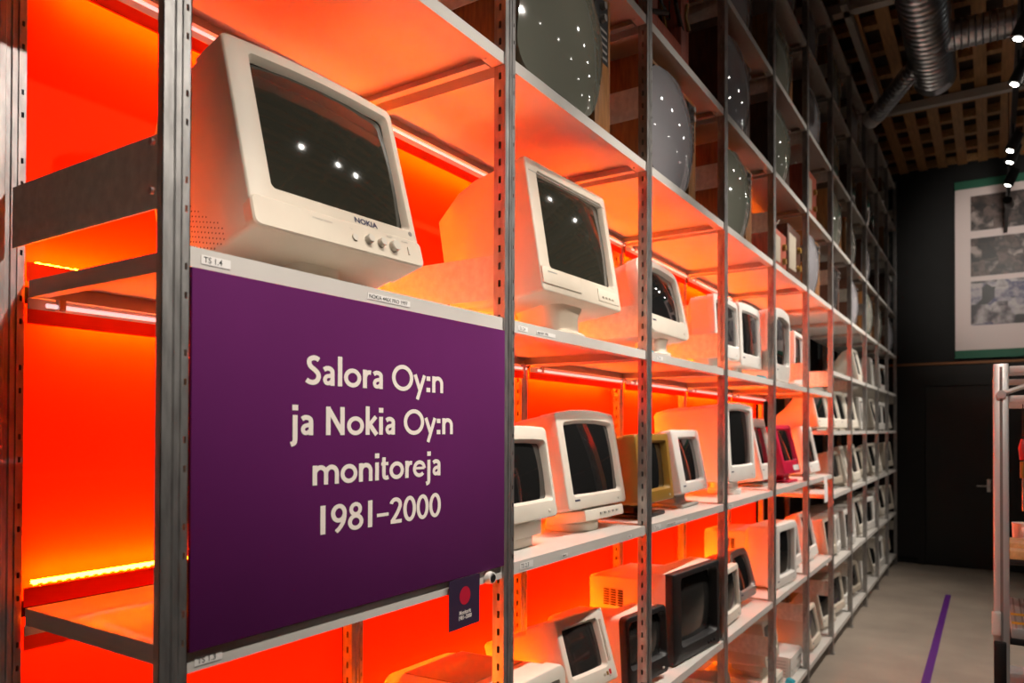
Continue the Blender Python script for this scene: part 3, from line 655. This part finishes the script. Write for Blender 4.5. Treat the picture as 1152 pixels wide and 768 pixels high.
# reddish wooden radios in the fifth and sixth bays
def radio(label, x, zs, w, h, m='wood_red'):
    o = tag(empty('radio_cabinet', (x, 1.05, H+zs+.0006)), label, 'radio', 'old wooden radio cabinets')
    MB().box(-w/2, w/2, 0, .30, 0, h, .006).build('cabinet', m, o)
    MB().box(-w*.42, w*.1, -.003, .004, h*.2, h*.85, .003).build('speaker_cloth', 'taupe', o)
    for k in range(2): MB().tube([(w*.28, -.02, h*(.3+.35*k)), (w*.28, .002, h*(.3+.35*k))], [.018, .022], 14).build('knob', 'gold', o)
    MB().tube([(-w*.3, .10, h-.002), (-w*.2, .08, h+.05), (w*.05, .11, h+.03), (w*.25, .09, h+.06)], .006, 6).build('loose_wire', 'taupe', o)
    return o
radio('reddish wooden radio cabinet above the fifth bay beside the green tube', 4.50, LA, .40, .24)
radio('dark wooden radio cabinet above the fifth bay, right end', 4.92, LA, .36, .34, 'wood_dark')
radio('red wooden radio cabinet on the second shelf above the sixth bay', 5.42, 1.455, .42, .34)
tv('grey television tube beside an orange wooden panel above the sixth bay', 5.46, 1.045, LA, .52, .40, .42, 'crt_grey', 'wood', .14, .05)
tvp = [tv('x', 0, 1.05, 0, .54, .42, .42, 'crt_grey', 'wood_dark', .08, .05), tv('x', 0, 1.05, 0, .56, .44, .42, 'crt_green', 'wood', .11, .05), tv('x', 0, 1.05, 0, .46, .38, .42, 'glass_grey', 'wood_dark', .09, .03, 'dark')]
for p in tvp: KIDS[p.name] = list(p.children)
TD = ['grey tube television in dark wood', 'green grey tube television in brown wood', 'small dark screened television']
TL = {LA: 'first shelf above the monitors', 1.455: 'second shelf above the monitors', 2.0: 'third shelf above the monitors', 2.56: 'fourth shelf above the monitors'}
usedt = set()
for i in range(2, NB):
    for z in (LA, 1.455, 2.0, 2.56):
        if (z == LA and i < 6) or (z == 1.455 and i < 6) or (z == 2.0 and i < 3): continue
        if random.random() < .12: continue
        k = random.randrange(3)
        o = tvp[k] if k not in usedt else copy_tree(tvp[k]); usedt.add(k)
        o.location = (XP(i)+.42+random.uniform(-.08, .08), 1.05+random.uniform(0, .04), H+z+.0006)
        tag(o, '%s, %s, %s bay' % (TD[k], TL[z], ORD[i]), 'television', 'old televisions on the upper shelves')

# ------------------------------------------------------------------ ceiling fittings
def lamp(x, y, z, tx, ty, tz, label, watt=SPOT_W, angle=62):
    o = tag(empty('track_spotlight', (x, y, z)), label, 'spotlight', 'black track spotlights')
    d = (Vector((tx, ty, tz))-Vector((x, y, z))).normalized()
    MB().tube([(0, 0, .162), (0, 0, .0)], .008, 8).build('stem', 'lampblack', o)
    MB().tube([-d*.09, d*.05, d*.055], [.038, .042, .040], 20).build('lamp_head', 'lampblack', o)
    a = d.cross(Vector((0, 0, 1))).normalized(); b = a.cross(d)
    mb = MB(); mb.add([tuple(d*.0565+(a*math.cos(t)+b*math.sin(t))*.023) for t in [2*math.pi*k/20 for k in range(20)]], [tuple(range(20))])
    mb.build('lens', 'lampface', o, False)
    l = bpy.data.lights.new('spot', 'SPOT'); l.energy = watt; l.color = (1, .91, .81); l.spot_size = R(angle); l.spot_blend = .7; l.shadow_soft_size = .03
    lo_ = bpy.data.objects.new('spot', l); COL.objects.link(lo_); lo_.parent = o; lo_.location = d*.075
    lo_.rotation_euler = d.to_track_quat('-Z', 'Y').to_euler()
ZT = H+2.36
for ty_, nm in ((-.15, 'near the shelves'), (-2.3, 'over the far side of the aisle')):
    t = MB().box(-2, WX-.1, ty_-.018, ty_+.018, ZT, ZT+.035).box(-1, -.99, ty_-.004, ty_+.004, ZT+.035, H+3.28).box(3, 3.01, ty_-.004, ty_+.004, ZT+.035, H+3.28).box(8.5, 8.51, ty_-.004, ty_+.004, ZT+.035, H+3.28).build('lighting_track', 'lampblack', None, False)
    tag(t, 'black lighting track hanging %s' % nm, 'lighting track')
near = [(-2.0, -1.8, H+.2), (.55, .95, H-.85), (1.45, 1.2, H-.2), (2.2, 1.75, H-.6), (2.62, 2.2, H-.1), (2.85, 2.5, H-.75), (3.7, 3.2, H-.5), (4.2, 3.9, H-.4), (4.9, 4.6, H-.9), (5.54, 5.2, H-.5), (6.85, 6.3, H-.5), (7.13, 7.0, H-1.0), (7.79, 7.9, H-.5), (8.6, 10.6, H+2.0), (-.3, 2.9, H-.35)]  # first two and last two are added to brighten wall, rack corner, banner, stand
for k, (x, tx, tz) in enumerate(near):
    lamp(x, -.15, H+2.2, tx, (1.69 if k == 0 else 1.02 if k < 13 else -.4 if k == 13 else -.05), tz, 'black track spotlight over the aisle, %s lamp along the near track' % ORD[k], 200 if k == 0 else 170 if k == 1 else 104 if k < 8 else 130 if k == 14 else 90, 26 if k == 14 else 62 if k == 0 else 36 if k == 1 else 46 if k < 8 else 90)
far = [(1.6, 1.15, H+.56), (2.5, 2.0, H+.65), (3.3, 2.8, H+.75), (4.4, 3.8, H+.7), (5.8, 5.2, H+.7), (7.6, 7.0, H+.4), (9.4, 8.8, H+.2)]
for k, (x, tx, tz) in enumerate(far):
    lamp(x, -2.3, H+2.2, tx, 1.02, tz, 'black track spotlight on the far side track, %s lamp' % ORD[k], 190 if k < 4 else 170, 25 if k == 0 else 28 if k < 4 else 60)
# ducts
def spiral(mb, p0, p1, r, step=.075, seg=24, amp=.009):
    p0, p1 = Vector(p0), Vector(p1); n = int((p1-p0).length/step); path = []; rs = []
    for k in range(n):
        for f, q in ((0, 0), (.35, 0), (.5, amp), (.65, 0)):
            path.append(p0.lerp(p1, (k+f)/n)); rs.append(r+q)
    path.append(p1); rs.append(r)
    return mb.tube(path, rs, seg)
du = tag(empty('air_duct', (5.0, .39, H+2.97)), 'large spiral metal air duct with two branches under the ceiling', 'duct')
spiral(MB(), (-1.5, 0, 0), (2.02, 0, 0), .155).build('main_pipe', 'duct', du)
MB().tube([(2.0, 0, 0), (2.12, 0, 0), (2.13, 0, 0)], [.162, .162, .148], 24).build('end_cap', 'duct', du)
spiral(MB(), (1.45, -.10, 0), (1.45, -2.4, 0), .105, .045).build('branch_pipe', 'duct', du)
spiral(MB(), (1.75, .10, -.02), (2.34, .47, -.14), .07, .045, 18).build('branch_pipe', 'duct', du)
MB().tube([(2.33, .465, -.139), (2.41, .53, -.153)], .075, 18).build('nozzle', 'alu', du)

# ------------------------------------------------------------------ banner on the end wall
bn = tag(empty('wall_banner', (WX-.03, -.40, H+.88)), 'large hanging banner with green edges and three dark photographs on the end wall', 'banner')
MB().box(0, .006, -.77, .77, .0, 2.19).build('sheet', 'poster', bn, False)
MB().box(-.006, .008, -.775, .775, 0, .10).build('lower_edge', 'green', bn, False)
MB().box(-.006, .008, -.775, .775, 2.09, 2.19).build('upper_edge', 'green', bn, False)
def photo_mat(name, cols, sc):
    m = mat(name, cols[0], .5); nt = m.node_tree; b = nt.nodes['Principled BSDF']
    tc = nt.nodes.new('ShaderNodeTexCoord'); vo = nt.nodes.new('ShaderNodeTexVoronoi'); vo.inputs['Scale'].default_value = sc; vo.distance = 'CHEBYCHEV'
    nz = nt.nodes.new('ShaderNodeTexNoise'); nz.inputs['Scale'].default_value = sc*.9; nz.inputs['Detail'].default_value = 6
    mx = nt.nodes.new('ShaderNodeMix'); mx.inputs[0].default_value = .55
    rp = nt.nodes.new('ShaderNodeValToRGB'); rp.color_ramp.interpolation = 'LINEAR'
    while len(rp.color_ramp.elements) < len(cols): rp.color_ramp.elements.new(.5)
    for k, c in enumerate(cols): rp.color_ramp.elements[k].position = .34+.36*k/(len(cols)-1); rp.color_ramp.elements[k].color = (*c, 1)
    nt.links.new(tc.outputs['Object'], vo.inputs['Vector']); nt.links.new(tc.outputs['Object'], nz.inputs['Vector'])
    nt.links.new(vo.outputs['Color'], mx.inputs[2]); nt.links.new(nz.outputs['Fac'], mx.inputs[3])
    nt.links.new(mx.outputs[0], rp.inputs[0]); nt.links.new(rp.outputs[0], b.inputs['Base Color'])
    return m
p1 = photo_mat('dark_workshop_print', [(.01, .008, .008), (.05, .03, .025), (.12, .08, .07), (.02, .015, .015), (.30, .24, .22)], 7)
p3 = photo_mat('production_line_print', [(.02, .02, .02), (.05, .04, .05), (.40, .36, .36), (.03, .03, .10), (.48, .42, .40)], 5)
for z0, z1, m_ in ((1.56, 1.99, p1), (1.00, 1.47, p1), (.40, .94, p3)):
    MB().box(-.003, .002, -.60, .605, z0, z1).build('photograph', m_, bn, False)

# ------------------------------------------------------------------ aluminium stand at the right edge
sx0, sy0 = 2.885, -.027
sd = tag(empty('display_stand', (sx0, sy0, 0)), 'aluminium profile stand with trays at the right edge of the aisle', 'stand')
def profile(mb, x, y, z0, z1, a=.021):
    mb.box(x-a, x+a, y-a, y+a, z0, z1, .003)
    return mb
zt_ = H+.215
for (px_, py_) in ((0, 0), (0, -.85), (.75, -.85), (.75, 0)):
    o = profile(MB(), px_, py_, 0, zt_).build('post', 'alu', sd)
    g = MB()
    for (ax, ay) in ((-1, 0), (1, 0), (0, -1), (0, 1)):
        g.box(px_+ax*.0208-.004*abs(ay)-.0006*abs(ax), px_+ax*.0208+.004*abs(ay)+.0006*abs(ax), py_+ay*.0208-.004*abs(ax)-.0006*abs(ay), py_+ay*.0208+.004*abs(ax)+.0006*abs(ay), .01, zt_-.01)
    g.build('groove', 'silver', o, False)
for z_ in (zt_-.02, H+.10):
    for a_, b_ in (((0, -.022), (0, -.828)), ((.115, -.022), (.115, -.828)), ((.75, -.022), (.75, -.828))):
        MB().box(a_[0]-.012, a_[0]+.012, b_[1], a_[1], z_-.012, z_+.012, .003).build('cross_bar', 'alu', sd)
    for y_ in (0, -.85): MB().box(.022, .728, y_-.012, y_+.012, z_-.012, z_+.012, .003).build('cross_bar', 'alu', sd)
MB().tube([(-.024, -.0, zt_-.10), (-.024, -.30, zt_+.02)], .008, 8).build('diagonal_rod', 'alu', sd)
MB().tube([(-.035, .0, zt_-.10), (-.018, .0, zt_-.10)], .014, 10).build('clamp', 'alu', sd)
for z_, x_, m_ in ((H-.44, .16, 'dark'), (H-.68, .03, 'dark'), (H-.95, -.02, 'alu')):
    MB().box(x_, .728, -.87, -.022, z_-.02, z_, .003).build('tray', m_, sd)
MB().box(-.045, -.0215, .002, .028, H-.66, H-.585, .004).build('socket_box', 'offwhite', sd)
MB().box(-.05, -.0215, -.012, .022, H-.84, H-.68, .004).build('bracket', 'dark', sd)
n_ = 0
for xx in (.20, .32, .45):
    for yy in (-.065, -.165):
        o = MB().box(-.045, .045, -.042, .042, 0, .028+.006*(n_ % 3), .003).build('wooden_block', 'birch', None, True, (sx0+xx, sy0+yy, H-.4397))
        tag(o, 'pale wooden block on the upper tray of the stand, %s of six' % ORD[n_], 'block', 'wooden blocks on the stand'); n_ += 1
for k in range(5):
    o = tag(empty('aluminium_bar', (sx0+.06, sy0-.05-.058*k, H-.6797)), 'aluminium bar with yellow stickers on the middle tray of the stand, %s from the post' % ORD[k], 'bar', 'aluminium bars on the stand')
    MB().box(-.025, .50, -.024, .024, 0, .035, .003).build('profile', 'alu', o)
    for g_ in (-.010, .010): MB().box(-.024, .49, g_-.003, g_+.003, .0342, .0356).build('groove', 'grey', o, False)
    for xx in (.03, .17): MB().box(xx, xx+.035, -.022, .022, .0357, .0362).build('sticker', 'yellow', o, False)
cu = tag(empty('mug', (sx0+.52+.03, sy0-.075, H-.4397)), 'small white mug behind the wooden blocks on the stand', 'mug')
MB().tube([(0, 0, 0), (0, 0, .085)], [.034, .038], 20).build('body', 'offwhite', cu)
MB().tube([(-.034, 0, .07), (-.06, .0, .06), (-.062, 0, .035), (-.034, 0, .02)], .006, 8).build('handle', 'offwhite', cu)
dv = tag(empty('hanging_screwdriver', (sx0+.115, sy0-.062, H-.19)), 'red and orange screwdriver hanging from the stand cross bar', 'tool')
MB().tube([(0, 0, .09), (0, 0, .13), (0, 0, .16)], [.010, .014, .006], 10).build('handle', 'redtool', dv)
MB().tube([(0, 0, .03), (0, 0, .085)], .009, 10).build('collar', 'gold', dv); MB().tube([(0, 0, -.08), (0, 0, .035)], .003, 6).build('blade', 'steel', dv); MB().tube([(0, 0, .155), (0, 0, .277)], .0015, 5).build('cord', 'lampblack', dv)
